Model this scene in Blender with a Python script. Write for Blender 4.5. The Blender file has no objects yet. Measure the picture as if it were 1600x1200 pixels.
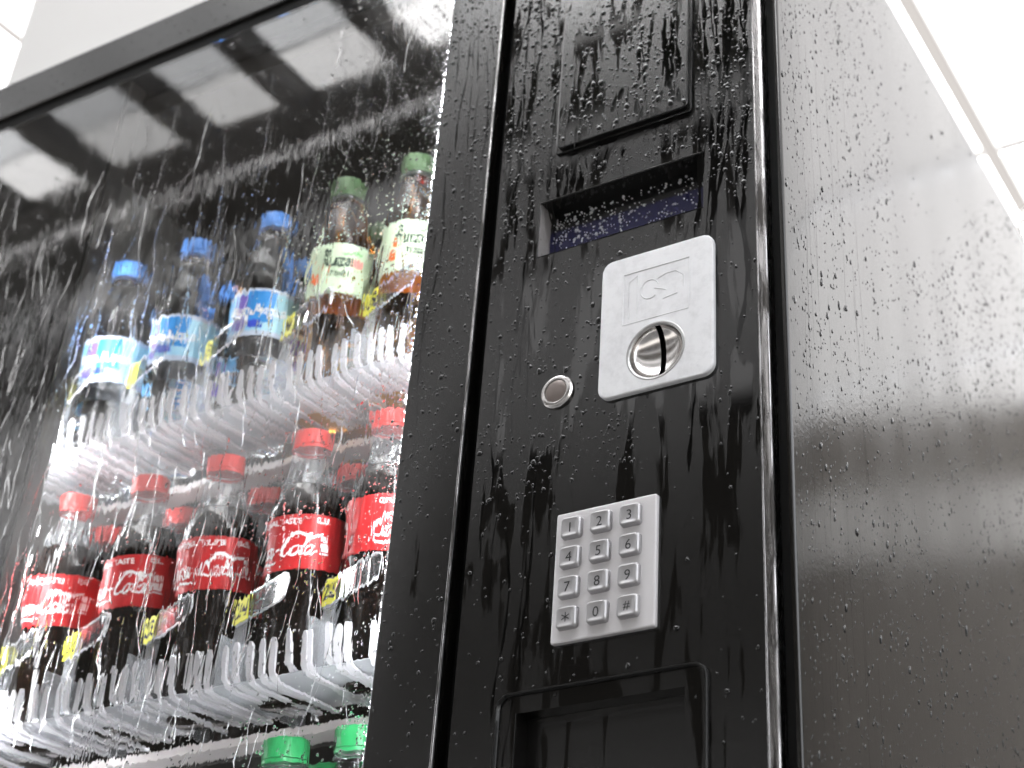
import bpy, math, random
import numpy as np
from mathutils import Vector, Matrix
R_ = math.radians
random.seed(7)
rng = np.random.default_rng(11)
SC = bpy.context.scene
COL = SC.collection

# ------------------------------------------------------------------ camera, sky, sun, exposure
cd = bpy.data.cameras.new("camera")
cam = bpy.data.objects.new("camera", cd)
COL.objects.link(cam)
cam.location = (0.334464, -0.78, 0.75)
Rz = Matrix.Rotation(R_(28.52652), 3, 'Z'); Rx = Matrix.Rotation(R_(122.49751), 3, 'X'); Rr = Matrix.Rotation(R_(0.85708), 3, 'Z')
cam.rotation_euler = (Rz @ Rx @ Rr).to_euler()
cd.sensor_width = 36.0
cd.lens = 2377.03 / 1600 * 36
cd.shift_x = (800 - 1043.65) / 1600
cd.shift_y = (491.45 - 600) / 1600
cd.clip_start = 0.02
cd.clip_end = 500
cd.dof.use_dof = True
cd.dof.focus_distance = 1.02
cd.dof.aperture_fstop = 7.5
SC.camera = cam

SUN_EL, SUN_ROT = 64.0, -22.0
w = bpy.data.worlds.new("World"); SC.world = w; w.use_nodes = True
nt = w.node_tree; bg = nt.nodes['Background']
sky = nt.nodes.new('ShaderNodeTexSky'); sky.sky_type = 'NISHITA'; sky.sun_disc = False
sky.sun_elevation = R_(SUN_EL); sky.sun_rotation = R_(SUN_ROT)
hs = nt.nodes.new('ShaderNodeHueSaturation'); hs.inputs['Saturation'].default_value = 0.12
nt.links.new(sky.outputs[0], hs.inputs['Color']); nt.links.new(hs.outputs[0], bg.inputs[0])
bg.inputs[1].default_value = 0.1
sl = bpy.data.lights.new("sun", 'SUN'); sl.energy = 5.0; sl.angle = R_(10); sl.color = (1, 0.975, 0.94)
so = bpy.data.objects.new("sun", sl); COL.objects.link(so)
sd = Vector((math.sin(R_(SUN_ROT)) * math.cos(R_(SUN_EL)), math.cos(R_(SUN_ROT)) * math.cos(R_(SUN_EL)), math.sin(R_(SUN_EL))))
so.rotation_euler = sd.to_track_quat('Z', 'Y').to_euler(); so.location = sd * 30

SC.view_settings.view_transform = 'Standard'; SC.view_settings.look = 'None'
SC.view_settings.exposure = 3.65; SC.view_settings.gamma = 1.0
SC.render.engine = 'CYCLES'
cy = SC.cycles
cy.use_denoising = True
cy.max_bounces = 18; cy.transmission_bounces = 16; cy.glossy_bounces = 6; cy.diffuse_bounces = 4; cy.transparent_max_bounces = 24
cy.caustics_reflective = True; cy.caustics_refractive = True
cy.sample_clamp_indirect = 6.0; cy.blur_glossy = 0.3

# ------------------------------------------------------------------ helpers: materials
def lin(c):
    return tuple(((x / 255) / 12.92 if x / 255 <= 0.04045 else ((x / 255 + 0.055) / 1.055) ** 2.4) for x in c)

def pm(name, base, rough=0.5, metal=0.0, trans=0.0, ior=1.45, coat=0.0, spec=0.5, emis=None, estr=0.0):
    m = bpy.data.materials.new(name); m.use_nodes = True
    b = m.node_tree.nodes['Principled BSDF']
    b.inputs['Base Color'].default_value = (*base, 1); b.inputs['Roughness'].default_value = rough
    b.inputs['Metallic'].default_value = metal; b.inputs['Transmission Weight'].default_value = trans
    b.inputs['IOR'].default_value = ior; b.inputs['Coat Weight'].default_value = coat
    b.inputs['Specular IOR Level'].default_value = spec
    if emis:
        b.inputs['Emission Color'].default_value = (*emis, 1); b.inputs['Emission Strength'].default_value = estr
    return m

class NB:
    """small node-building helper"""
    def __init__(s, m): s.t = m.node_tree; s.b = s.t.nodes.get('Principled BSDF')
    def n(s, ty, **kw):
        nd = s.t.nodes.new(ty)
        for k, v in kw.items():
            if k.startswith('i_'): nd.inputs[k[2:].replace('_', ' ')].default_value = v
            else: setattr(nd, k, v)
        return nd
    def l(s, a, b): s.t.links.new(a, b)
    def coords(s, scale=(1, 1, 1)):
        tc = s.n('ShaderNodeTexCoord'); mp = s.n('ShaderNodeMapping'); mp.inputs['Scale'].default_value = scale
        s.l(tc.outputs['Object'], mp.inputs['Vector']); return mp.outputs[0]
    def noise(s, vec, scale=5, detail=3, rough=0.5, dist=0.0):
        n = s.n('ShaderNodeTexNoise'); n.inputs['Scale'].default_value = scale; n.inputs['Detail'].default_value = detail
        n.inputs['Roughness'].default_value = rough; n.inputs['Distortion'].default_value = dist
        s.l(vec, n.inputs['Vector']); return n.outputs['Fac']
    def ramp(s, fac, p0, p1, c0=0.0, c1=1.0):
        r = s.n('ShaderNodeMapRange'); r.inputs['From Min'].default_value = p0; r.inputs['From Max'].default_value = p1
        r.inputs['To Min'].default_value = c0; r.inputs['To Max'].default_value = c1; s.l(fac, r.inputs['Value']); return r.outputs[0]
    def math(s, op, a, b=None):
        m = s.n('ShaderNodeMath', operation=op)
        for i, v in enumerate((a, b)):
            if v is None: continue
            if isinstance(v, (int, float)): m.inputs[i].default_value = v
            else: s.l(v, m.inputs[i])
        return m.outputs[0]
    def bump(s, h, strength=0.3, dist=0.001, into=None):
        b = s.n('ShaderNodeBump'); b.inputs['Strength'].default_value = strength; b.inputs['Distance'].default_value = dist
        s.l(h, b.inputs['Height']); s.l(b.outputs[0], into if into is not None else s.b.inputs['Normal']); return b

def thin_clear(name, tint=(1, 1, 1), gloss_rough=0.02, ior=1.45, milk=0.0):
    """thin clear plastic: lets light straight through, reflects by Fresnel"""
    m = bpy.data.materials.new(name); m.use_nodes = True; t = m.node_tree; t.nodes.clear()
    out = t.nodes.new('ShaderNodeOutputMaterial'); mix = t.nodes.new('ShaderNodeMixShader')
    tr = t.nodes.new('ShaderNodeBsdfTransparent'); tr.inputs[0].default_value = (*tint, 1)
    gl = t.nodes.new('ShaderNodeBsdfGlossy'); gl.inputs['Roughness'].default_value = gloss_rough
    lw = t.nodes.new('ShaderNodeLayerWeight'); lw.inputs[0].default_value = 0.5
    p5 = t.nodes.new('ShaderNodeMath'); p5.operation = 'POWER'; p5.inputs[1].default_value = 4.0
    fr = t.nodes.new('ShaderNodeMath'); fr.operation = 'MULTIPLY_ADD'; fr.inputs[1].default_value = 0.8; fr.inputs[2].default_value = 0.045
    t.links.new(lw.outputs['Facing'], p5.inputs[0]); t.links.new(p5.outputs[0], fr.inputs[0])
    src = tr.outputs[0]
    if milk > 0:
        df = t.nodes.new('ShaderNodeBsdfDiffuse'); df.inputs[0].default_value = (.85, .87, .9, 1)
        m2 = t.nodes.new('ShaderNodeMixShader'); m2.inputs[0].default_value = milk
        t.links.new(tr.outputs[0], m2.inputs[1]); t.links.new(df.outputs[0], m2.inputs[2]); src = m2.outputs[0]
    t.links.new(fr.outputs[0], mix.inputs[0]); t.links.new(src, mix.inputs[1]); t.links.new(gl.outputs[0], mix.inputs[2])
    t.links.new(mix.outputs[0], out.inputs[0]); return m

def translucent(name, col, mixd=0.06):
    m = bpy.data.materials.new(name); m.use_nodes = True; t = m.node_tree; t.nodes.clear()
    out = t.nodes.new('ShaderNodeOutputMaterial'); mix = t.nodes.new('ShaderNodeMixShader'); mix.inputs[0].default_value = mixd
    a = t.nodes.new('ShaderNodeBsdfTranslucent'); a.inputs[0].default_value = (*col, 1)
    b = t.nodes.new('ShaderNodeBsdfDiffuse'); b.inputs[0].default_value = (*col, 1)
    t.links.new(a.outputs[0], mix.inputs[1]); t.links.new(b.outputs[0], mix.inputs[2]); t.links.new(mix.outputs[0], out.inputs[0]); return m

# painted, rain-wetted black metal of the control column and frame
def wet_black(name, base, dry, wet, amount):
    m = pm(name, base, dry, ior=1.60); k = NB(m)
    fine = k.noise(k.coords((1, 1, 1)), 900, 2, 0.6)
    run = k.noise(k.coords((70, 70, 7)), 1.0, 4, 0.62, 0.6)
    pat = k.noise(k.coords((16, 16, 9)), 1.0, 3, 0.55, 0.4)
    sm = k.math('ADD', k.math('MULTIPLY', run, 0.62), k.math('MULTIPLY', pat, 0.38))
    mask = k.ramp(sm, amount, amount + 0.025)
    k.l(k.ramp(mask, 0, 1, dry, wet), k.b.inputs['Roughness'])
    h = k.math('MULTIPLY', fine, k.ramp(mask, 0, 1, 1.0, 0.06))
    h2 = k.math('ADD', h, k.math('MULTIPLY', mask, 1.1))
    k.bump(h2, 0.35, 0.00012)
    return m

M = {}
M['black'] = wet_black('black_wet_paint', (0.0022, 0.002, 0.0019), 0.222, 0.05, 0.522)
M['black_frame'] = wet_black('black_frame_paint', (0.004, 0.0037, 0.0035), 0.25, 0.07, 0.60)
M['edge_gloss'] = pm('black_gloss_edge', (0.014, 0.014, 0.014), 0.14)
M['rubber'] = pm('black_rubber', (0.004, 0.004, 0.004), 0.75, spec=0.15)
M['void'] = pm('dark_recess', (0.003, 0.003, 0.003), 0.9, spec=0.1)
m = pm('side_black_gloss', (0.006, 0.0055, 0.005), 0.17); k = NB(m)
o1 = k.noise(k.coords(), 260, 2, 0.5); o2 = k.noise(k.coords((1, 1, 0.12)), 60, 3, 0.6)
k.bump(k.math('ADD', k.math('MULTIPLY', o1, 0.5), k.math('MULTIPLY', o2, 0.8)), 0.20, 0.0006)
k.l(k.ramp(k.noise(k.coords((9, 9, 1.2)), 1, 4), .35, .65, .12, .22), k.b.inputs['Roughness'])
M['side'] = m
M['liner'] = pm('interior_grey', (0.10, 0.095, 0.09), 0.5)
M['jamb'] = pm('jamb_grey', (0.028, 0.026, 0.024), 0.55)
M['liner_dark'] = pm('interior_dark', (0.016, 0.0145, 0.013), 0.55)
M['steel'] = pm('brushed_steel', (0.78, 0.79, 0.81), 0.34, 1.0)
k = NB(M['steel']); k.bump(k.noise(k.coords((1, 1, 1)), 700, 3), 0.10, 0.0002)
k.l(k.ramp(k.noise(k.coords(), 60, 4), .3, .7, .28, .46), k.b.inputs['Roughness'])
M['plate'] = pm('silver_painted_zinc', (0.60, 0.605, 0.625), 0.5, 0.12)
k = NB(M['plate']); k.bump(k.noise(k.coords(), 900, 2), 0.12, 0.0001)
mx = k.n('ShaderNodeMix', data_type='RGBA'); k.l(k.ramp(k.noise(k.coords((1, 1, 1)), 120, 6, .7), .45, .72), mx.inputs[0]); mx.inputs[6].default_value = (.60, .605, .625, 1); mx.inputs[7].default_value = (.50, .505, .525, 1); k.l(mx.outputs[2], k.b.inputs['Base Color'])
k.l(k.ramp(k.noise(k.coords(), 45, 5), .35, .65, .34, .5), k.b.inputs['Roughness'])
M['keyplate'] = pm('keypad_plate', (0.52, 0.51, 0.525), 0.42, 0.15)
M['keymat'] = pm('satin_chrome_key', (0.36, 0.355, 0.365), 0.36, 0.6)
M['chrome'] = pm('polished_chrome', (0.66, 0.64, 0.63), 0.2, 1.0)
M['ring_edge'] = pm('worn_rim', (0.38, 0.38, 0.38), 0.35, 1.0)
k = NB(M['ring_edge']); k.bump(k.noise(k.coords(), 500, 3), 0.6, 0.0005)
M['button'] = pm('brown_button_cap', (0.16, 0.135, 0.125), 0.3, 0.4)
M['recess_side'] = pm('sheen_recess_side', (0.20, 0.19, 0.19), 0.4)  # grey stands in for the sky sheen on the black left wall
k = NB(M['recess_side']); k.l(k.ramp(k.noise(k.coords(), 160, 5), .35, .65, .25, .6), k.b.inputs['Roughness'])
M['ink'] = pm('dark_key_print', (0.02, 0.02, 0.022), 0.5)
M['lcd'] = pm('blue_display', (0.006, 0.006, 0.026), 0.12, emis=(0.012, 0.012, 0.06), estr=0.012)
M['lcdblack'] = pm('display_window_black', (0.006, 0.006, 0.006), 0.12)
M['tray'] = pm('clear_white_plastic', (0.86, 0.85, 0.87), 0.09, trans=0.56, ior=1.42)
M['traysheet'] = thin_clear('clear_tray_sheet', (0.9, 0.9, 0.91), 0.1, 1.5, 0.34)
M['traybar'] = pm('pale_shelf_bar', (0.62, 0.58, 0.57), 0.4)
M['gate'] = thin_clear('clear_gate_plastic', (0.95, 0.96, 0.97), 0.05, 1.5, 0.03)
M['divider'] = thin_clear('clear_divider_plastic', (0.93, 0.94, 0.95), 0.08, 1.5, 0.20)
M['gate_rim'] = pm('bright_plastic_edge', (0.85, 0.85, 0.86), 0.12, trans=0.35)
M['tag'] = pm('yellow_tag', (0.86, 0.83, 0.04), 0.45)
M['tagink'] = pm('black_tag_print', (0.01, 0.01, 0.01), 0.6)
M['led'] = pm('white_led_tube', (0.9, 0.9, 0.9), 0.4, emis=(0.93, 0.96, 1.0), estr=4.9)
M['led_soft'] = pm('white_led_tube', (0.9, 0.9, 0.9), 0.4, emis=(0.95, 0.97, 1.0), estr=4.6)
M['water'] = pm('rain_water', (1, 1, 1), 0.0, trans=1.0, ior=1.333)
M['film'] = pm('clear_water_film_on_black', (0.002, 0.002, 0.002), 0.03, ior=1.333)
M['bead'] = pm('clear_water_bead_on_black', (0.002, 0.002, 0.002), 0.02, ior=1.5)
M['mist'] = pm('fine_spray_drops', (0.9, 0.9, 0.93), 0.35, trans=0.7, ior=1.333)
M['trim'] = pm('worn_bright_trim', (0.40, 0.39, 0.39), 0.22, 1.0)
k = NB(M['trim']); wr = k.noise(k.coords((260, 260, 22)), 1.0, 4, 0.65, 0.5)
mx = k.n('ShaderNodeMix', data_type='RGBA'); k.l(k.ramp(wr, .42, .6), mx.inputs[0]); mx.inputs[6].default_value = (.44, .43, .43, 1); mx.inputs[7].default_value = (.05, .047, .045, 1)
k.l(mx.outputs[2], k.b.inputs['Base Color']); k.l(k.ramp(wr, .35, .65, .12, .4), k.b.inputs['Roughness'])
M['pet'] = thin_clear('clear_bottle_plastic', (0.93, 0.94, 0.95), 0.05, 1.5, 0.05)
M['cola'] = pm('cola', (0.006, 0.003, 0.002), 0.06)
M['bwater'] = pm('bottled_water', (0.93, 0.945, 0.955), 0.0, trans=1.0, ior=1.30)
M['tea'] = pm('iced_tea', (0.85, 0.33, 0.05), 0.02, trans=1.0, ior=1.30)
M['redcap'] = pm('red_cap', (0.56, 0.035, 0.03), 0.35)
M['bluecap'] = pm('blue_cap', (0.075, 0.23, 0.60), 0.4)
M['greencap'] = pm('bright_green_cap', (0.022, 0.28, 0.085), 0.35)
M['palecap'] = pm('pale_green_cap', (0.07, 0.125, 0.055), 0.5)
M['redlabel'] = pm('red_label', (0.50, 0.022, 0.024), 0.34)
M['white'] = pm('white_print', (0.86, 0.85, 0.85), 0.45)
M['palegreen'] = pm('pale_green_label', (0.56, 0.68, 0.47), 0.4)
M['darkgreen'] = pm('dark_green_print', (0.02, 0.045, 0.03), 0.5)
M['orange'] = pm('orange_print', (0.72, 0.13, 0.02), 0.5)
M['pink'] = pm('pink_print', (0.80, 0.28, 0.24), 0.5)
M['leafgreen'] = pm('leaf_green_print', (0.25, 0.55, 0.22), 0.5)
M['deepblue'] = pm('deep_blue_print', (0.03, 0.07, 0.55), 0.4)
M['midblue'] = pm('mid_blue_print', (0.03, 0.26, 0.66), 0.4)
M['purple'] = pm('purple_print', (0.16, 0.10, 0.48), 0.4)
m = pm('sky_blue_label', (0.3, 0.6, 0.85), 0.35); k = NB(m)   # printed blend: blue at one side, pale cyan at the other
g = k.n('ShaderNodeTexCoord'); sx = k.n('ShaderNodeSeparateXYZ'); k.l(g.outputs['Object'], sx.inputs[0])
cr = k.n('ShaderNodeValToRGB'); k.l(k.ramp(sx.outputs[0], -0.03, 0.032), cr.inputs[0])
cr.color_ramp.elements[0].color = (0.10, 0.42, 0.80, 1); cr.color_ramp.elements[1].color = (0.45, 0.72, 0.80, 1)
e = cr.color_ramp.elements.new(0.55); e.color = (0.34, 0.66, 0.90, 1)
k.l(cr.outputs[0], k.b.inputs['Base Color']); M['skylabel'] = m
M['labelback'] = pm('label_reverse', (0.16, 0.165, 0.175), 0.6)
M['silverband'] = pm('pale_label_band', (0.55, 0.62, 0.74), 0.35)

# window glass: outer face carries the uneven film of rain
m = pm('window_glass', (1, 1, 1), 0.0, trans=1.0, ior=1.45); M['glass'] = m
m = pm('rain_wet_glass', (1, 1, 1), 0.0, trans=1.0, ior=1.45); k = NB(m)
tc = k.n('ShaderNodeTexCoord'); sx = k.n('ShaderNodeSeparateXYZ'); k.l(tc.outputs['Object'], sx.inputs[0])
rip = k.noise(k.coords((130, 130, 24)), 1.0, 1, 0.5, 1.0)
big = k.noise(k.coords((48, 48, 13)), 1.0, 1, 0.5, 0.3)
lowdown = k.ramp(sx.outputs[2], 1.66, 1.46, 0.20, 1.0)
patch = k.ramp(k.noise(k.coords((11, 11, 5)), 1.0, 2), 0.38, 0.6, 0.25, 1.0)
amp = k.math('MULTIPLY', lowdown, patch)
h = k.math('ADD', k.math('MULTIPLY', rip, 0.62), k.math('MULTIPLY', big, 0.75))
k.bump(k.math('MULTIPLY', h, amp), 0.60, 0.00095); M['wetglass'] = m

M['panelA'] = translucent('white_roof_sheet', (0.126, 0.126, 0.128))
M['panelB'] = translucent('white_roof_sheet_brighter', (0.130, 0.130, 0.132))  # rear rows coloured lighter to brighten the reflection in the side panel
M['beam'] = pm('dark_roof_beam', (0.035, 0.031, 0.028), 0.5)
M['joint'] = translucent('grey_roof_joint', (0.034, 0.0325, 0.0315))
M['gutter'] = pm('white_gutter', (0.75, 0.75, 0.75), 0.4)
m = pm('off_white_plaster', (0.53, 0.53, 0.533), 0.8); k = NB(m); k.bump(k.noise(k.coords(), 90, 5), 0.2, 0.002)
k.l(k.ramp(k.noise(k.coords((2, 2, .6)), 2, 4), .3, .7, .7, .85), k.b.inputs['Roughness']); M['plaster'] = m
m = pm('wet_paving', (0.10, 0.098, 0.095), 0.35); k = NB(m); k.l(k.ramp(k.noise(k.coords(), 3, 5), .35, .65, .12, .5), k.b.inputs['Roughness'])
k.bump(k.noise(k.coords(), 60, 4), 0.3, 0.004); M['paving'] = m
M['facade'] = pm('dark_facade', (0.007, 0.0066, 0.006), 0.9, spec=0.0)
M['facade_band'] = pm('added_pale_band', (0.11, 0.11, 0.112), 0.9, spec=0.0)
M['backwall'] = pm('dark_brown_wall', (0.27, 0.25, 0.23), 0.6)
M['band'] = pm('grey_wall_band', (0.80, 0.79, 0.78), 0.5)
M['winglass'] = pm('dark_window_glass', (0.012, 0.013, 0.014), 0.3, spec=0.12)

# ------------------------------------------------------------------ helpers: meshes
class MB:
    def __init__(s): s.v = []; s.f = []; s.m = []
    def add(s, vs, fs, mi=0):
        o = len(s.v); s.v.extend([tuple(p) for p in vs])
        for q in fs: s.f.append(tuple(o + i for i in q)); s.m.append(mi)
        return s
    def box(s, x0, x1, y0, y1, z0, z1, mi=0):
        p = [(x, y, z) for z in (z0, z1) for y in (y0, y1) for x in (x0, x1)]
        return s.add(p, [(0, 2, 3, 1), (4, 5, 7, 6), (0, 1, 5, 4), (2, 6, 7, 3), (0, 4, 6, 2), (1, 3, 7, 5)], mi)
    def bbox(s, x0, x1, y0, y1, z0, z1, b, mi=0):
        """box with chamfered edges"""
        vs = []; idx = {}
        X, Y, Z = (x0, x1), (y0, y1), (z0, z1)
        for a in (0, 1):
            for c in (0, 1):
                for d in (0, 1):
                    sx, sy, sz = (1 if a == 0 else -1), (1 if c == 0 else -1), (1 if d == 0 else -1)
                    for ax in range(3):
                        p = [X[a], Y[c], Z[d]]
                        if ax != 0: p[0] += sx * b
                        if ax != 1: p[1] += sy * b
                        if ax != 2: p[2] += sz * b
                        idx[(a, c, d, ax)] = len(vs); vs.append(p)
        fs = []
        g = lambda a, c, d, ax: idx[(a, c, d, ax)]
        for t in (0, 1):
            f = [g(t, 0, 0, 0), g(t, 1, 0, 0), g(t, 1, 1, 0), g(t, 0, 1, 0)]; fs.append(f if t else f[::-1])
            f = [g(0, t, 0, 1), g(0, t, 1, 1), g(1, t, 1, 1), g(1, t, 0, 1)]; fs.append(f if t else f[::-1])
            f = [g(0, 0, t, 2), g(1, 0, t, 2), g(1, 1, t, 2), g(0, 1, t, 2)]; fs.append(f if t else f[::-1])
        for i in (0, 1):
            for j in (0, 1):
                fs.append([g(i, j, 0, 0), g(i, j, 1, 0), g(i, j, 1, 1), g(i, j, 0, 1)])
                fs.append([g(i, 0, j, 0), g(i, 1, j, 0), g(i, 1, j, 2), g(i, 0, j, 2)])
                fs.append([g(0, i, j, 1), g(1, i, j, 1), g(1, i, j, 2), g(0, i, j, 2)])
        for a in (0, 1):
            for c in (0, 1):
                for d in (0, 1): fs.append([g(a, c, d, 0), g(a, c, d, 1), g(a, c, d, 2)])
        return s.add(vs, fs, mi)
    def loops(s, loops, closed=True, mi=0, cap0=False, cap1=False):
        n = len(loops[0]); vs = [p for l in loops for p in l]; fs = []
        for a in range(len(loops) - 1):
            for i in range(n if closed else n - 1):
                j = (i + 1) % n; fs.append((a * n + i, a * n + j, (a + 1) * n + j, (a + 1) * n + i))
        if cap0: fs.append(tuple(range(n))[::-1])
        if cap1: fs.append(tuple((len(loops) - 1) * n + i for i in range(n)))
        return s.add(vs, fs, mi)
    def lathe(s, prof, n=40, c=(0, 0, 0), mi=0, cap0=False, cap1=False):
        return s.loops([[(c[0] + r * math.cos(2 * math.pi * i / n), c[1] + r * math.sin(2 * math.pi * i / n), c[2] + z) for i in range(n)] for r, z in prof], True, mi, cap0, cap1)
    def lathe_y(s, prof, n, c, mi=0, cap1=False):
        """turned about a line pointing out of the front (-Y); prof = (radius, y)"""
        return s.loops([[(c[0] + r * math.cos(2 * math.pi * i / n), y, c[1] + r * math.sin(2 * math.pi * i / n)) for i in range(n)] for r, y in prof], True, mi, False, cap1)
    def tube(s, path, r, n=8, mi=0):
        loops = []
        for i, p in enumerate(path):
            p = Vector(p); a = Vector(path[max(i - 1, 0)]); b = Vector(path[min(i + 1, len(path) - 1)])
            t = (b - a).normalized(); u = t.cross(Vector((0.31, 0.2, 0.93))).normalized(); v = t.cross(u)
            loops.append([tuple(p + (u * math.cos(2 * math.pi * q / n) + v * math.sin(2 * math.pi * q / n)) * r) for q in range(n)])
        return s.loops(loops, True, mi, True, True)
    def mesh(s, name, mats, smooth=None):
        me = bpy.data.meshes.new(name); me.from_pydata(s.v, [], s.f)
        for m in (mats if isinstance(mats, (list, tuple)) else [mats]): me.materials.append(m)
        me.polygons.foreach_set('material_index', s.m)
        me.validate(); me.update()
        if smooth is not None:
            me.polygons.foreach_set('use_smooth', [True] * len(me.polygons))
            if smooth < 180: me.set_sharp_from_angle(angle=R_(smooth))
        return me
    def build(s, name, mats, parent=None, smooth=None):
        return link(name, s.mesh(name, mats, smooth), parent)

def link(name, me, parent=None):
    o = bpy.data.objects.new(name, me); COL.objects.link(o)
    if parent is not None: o.parent = parent
    return o

def empty(name, loc=(0, 0, 0)):
    o = bpy.data.objects.new(name, None); COL.objects.link(o); o.location = loc; o.empty_display_size = 0.05; return o

def tag(o, label=None, cat=None, group=None, kind=None):
    if label: o['label'] = label
    if cat: o['category'] = cat
    if group: o['group'] = group
    if kind: o['kind'] = kind
    return o

def rrect(x0, x1, z0, z1, r, n=6):
    """rounded rectangle, counter-clockwise seen from the front"""
    pts = []
    for cx, cz, a0 in ((x1 - r, z1 - r, 0), (x0 + r, z1 - r, 90), (x0 + r, z0 + r, 180), (x1 - r, z0 + r, 270)):
        for i in range(n + 1):
            a = R_(a0 + 90 * i / n); pts.append((cx + r * math.cos(a), cz + r * math.sin(a)))
    return pts

def inset(pts, d):
    """move a convex outline inwards by d"""
    n = len(pts); cx = sum(p[0] for p in pts) / n; cz = sum(p[1] for p in pts) / n
    out = []
    for i in range(n):
        a = Vector(pts[i - 1]); b = Vector(pts[i]); c = Vector(pts[(i + 1) % n])
        t = (c - a).normalized(); nrm = Vector((-t.y, t.x)); p = b + nrm * d; out.append((p.x, p.y))
    return out

def catmull(P, n=6):
    P = [Vector(p) for p in P]; out = []
    for i in range(len(P) - 1):
        p0 = P[max(i - 1, 0)]; p1 = P[i]; p2 = P[i + 1]; p3 = P[min(i + 2, len(P) - 1)]
        for k in range(n):
            t = k / n
            out.append(0.5 * ((2 * p1) + (-p0 + p2) * t + (2 * p0 - 5 * p1 + 4 * p2 - p3) * t * t + (-p0 + 3 * p1 - 3 * p2 + p3) * t ** 3))
    out.append(P[-1]); return out

def ribbon2d(path, wd):
    """flat stroke of varying width -> verts2d, faces"""
    vs, fs = [], []; n = len(path)
    for i, p in enumerate(path):
        a = path[max(i - 1, 0)]; b = path[min(i + 1, n - 1)]; t = (b - a)
        t = t.normalized() if t.length > 1e-9 else Vector((1, 0)); nr = Vector((-t.y, t.x))
        ww = wd(i / (n - 1)) if callable(wd) else wd
        vs += [p + nr * ww / 2, p - nr * ww / 2]
    for i in range(n - 1): fs.append((2 * i, 2 * i + 1, 2 * i + 3, 2 * i + 2))
    return vs, fs

_tc = {}
def text2d(s, size=1.0, shear=0.0, bold=0.0):
    """outline lettering from the built-in font, as flat triangles centred on the origin"""
    key = (s, shear, bold)
    if key not in _tc:
        cu = bpy.data.curves.new('lettering', 'FONT'); cu.body = s; cu.size = 1.0; cu.shear = shear; cu.offset = bold
        cu.resolution_u = 3; cu.align_x = 'CENTER'
        ob = bpy.data.objects.new('lettering', cu); COL.objects.link(ob)
        dg = bpy.context.evaluated_depsgraph_get(); dg.update()
        me = ob.evaluated_get(dg).to_mesh()
        vs = [(v.co.x, v.co.y) for v in me.vertices]; fs = [tuple(p.vertices) for p in me.polygons]
        ob.evaluated_get(dg).to_mesh_clear(); bpy.data.objects.remove(ob); bpy.data.curves.remove(cu)
        ys = [y for _, y in vs]; xs = [x for x, _ in vs]
        cy_, cx_ = (max(ys) + min(ys)) / 2, (max(xs) + min(xs)) / 2
        _tc[key] = ([(x - cx_, y - cy_) for x, y in vs], fs)
    vs, fs = _tc[key]
    return [(x * size, y * size) for x, y in vs], fs

def on_front(mb, flat, cx, cz, y, mi=0, depth=0.0003):
    """lay flat lettering on a front-facing plane, with a little thickness"""
    vs, fs = flat; n = len(vs)
    mb.add([(cx + a, y - depth, cz + b) for a, b in vs], fs, mi)

def wrap(mb, flat, R, z0, ang, mi, lift=0.0005, sx=1.0):
    """wrap flat print round a bottle; ang = heading of its middle"""
    vs, fs = flat
    P = []
    for a, b in vs:
        t = ang + a * sx / R; P.append(((R + lift) * math.cos(t), (R + lift) * math.sin(t), z0 + b))
    mb.add(P, fs, mi)

# ------------------------------------------------------------------ setting: paving, roof over the forecourt, walls
g = MB(); g.add([(-60, -60, 0), (60, -60, 0), (60, 60, 0), (-60, 60, 0)], [(0, 1, 2, 3)])
tag(g.build('pavement', M['paving']), kind='structure', label='wet grey paving under the vending machine')

roof = empty('roof_canopy', (0, 0, 3.2))
tag(roof, 'white panelled roof overhead with dark beams and grey joints', 'roof canopy')
ZR = 0.0
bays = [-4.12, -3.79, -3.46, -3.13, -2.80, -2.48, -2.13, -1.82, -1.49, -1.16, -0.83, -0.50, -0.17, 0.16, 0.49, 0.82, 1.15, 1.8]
tone = [.15, .15, .15, .15, .19, .10, .135, .19, .42, .95, .95, .94, .94, .94, .94, .94, .94]  # brightness of the mirrored roof, put into each bay's sheet colour
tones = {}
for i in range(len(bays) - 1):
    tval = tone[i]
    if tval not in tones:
        tones[tval] = (translucent('roof_sheet_bay_light', (tval, tval * 1.005, tval * 1.02)), translucent('roof_sheet_lapped', (tval * .74, tval * .76, tval * .79)))
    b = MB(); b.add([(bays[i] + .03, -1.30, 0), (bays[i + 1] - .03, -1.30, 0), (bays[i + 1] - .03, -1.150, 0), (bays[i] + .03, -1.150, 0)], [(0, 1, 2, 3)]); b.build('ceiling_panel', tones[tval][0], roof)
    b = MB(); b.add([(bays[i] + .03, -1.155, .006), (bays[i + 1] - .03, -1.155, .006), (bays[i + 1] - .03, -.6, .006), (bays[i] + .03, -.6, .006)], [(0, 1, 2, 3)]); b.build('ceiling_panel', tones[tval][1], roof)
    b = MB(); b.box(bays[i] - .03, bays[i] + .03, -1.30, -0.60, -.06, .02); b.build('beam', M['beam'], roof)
b = MB(); b.box(-4.2, 1.8, -1.425, -1.302, -.03, .04); b.build('beam', M['beam'], roof)
b = MB(); b.add([(-4.2, -1.468, 0), (1.8, -1.468, 0), (1.8, -1.428, 0), (-4.2, -1.428, 0)], [(0, 1, 2, 3)]); b.build('gutter_strip', translucent('roof_edge_sheet', (.22, .22, .225)), roof)  # gutter bar, made translucent so that it glows; not a lamp
b = MB(); b.box(-4.2, 1.8, -0.60, -0.50, -.08, .03); b.build('beam', M['beam'], roof)
xs = [-4.2] + [-.405 + .95 * k for k in range(-3, 3)] + [2.5]
ys = [-.5, .4, 1.35, 2.30, 3.25, 4.6]
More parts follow.
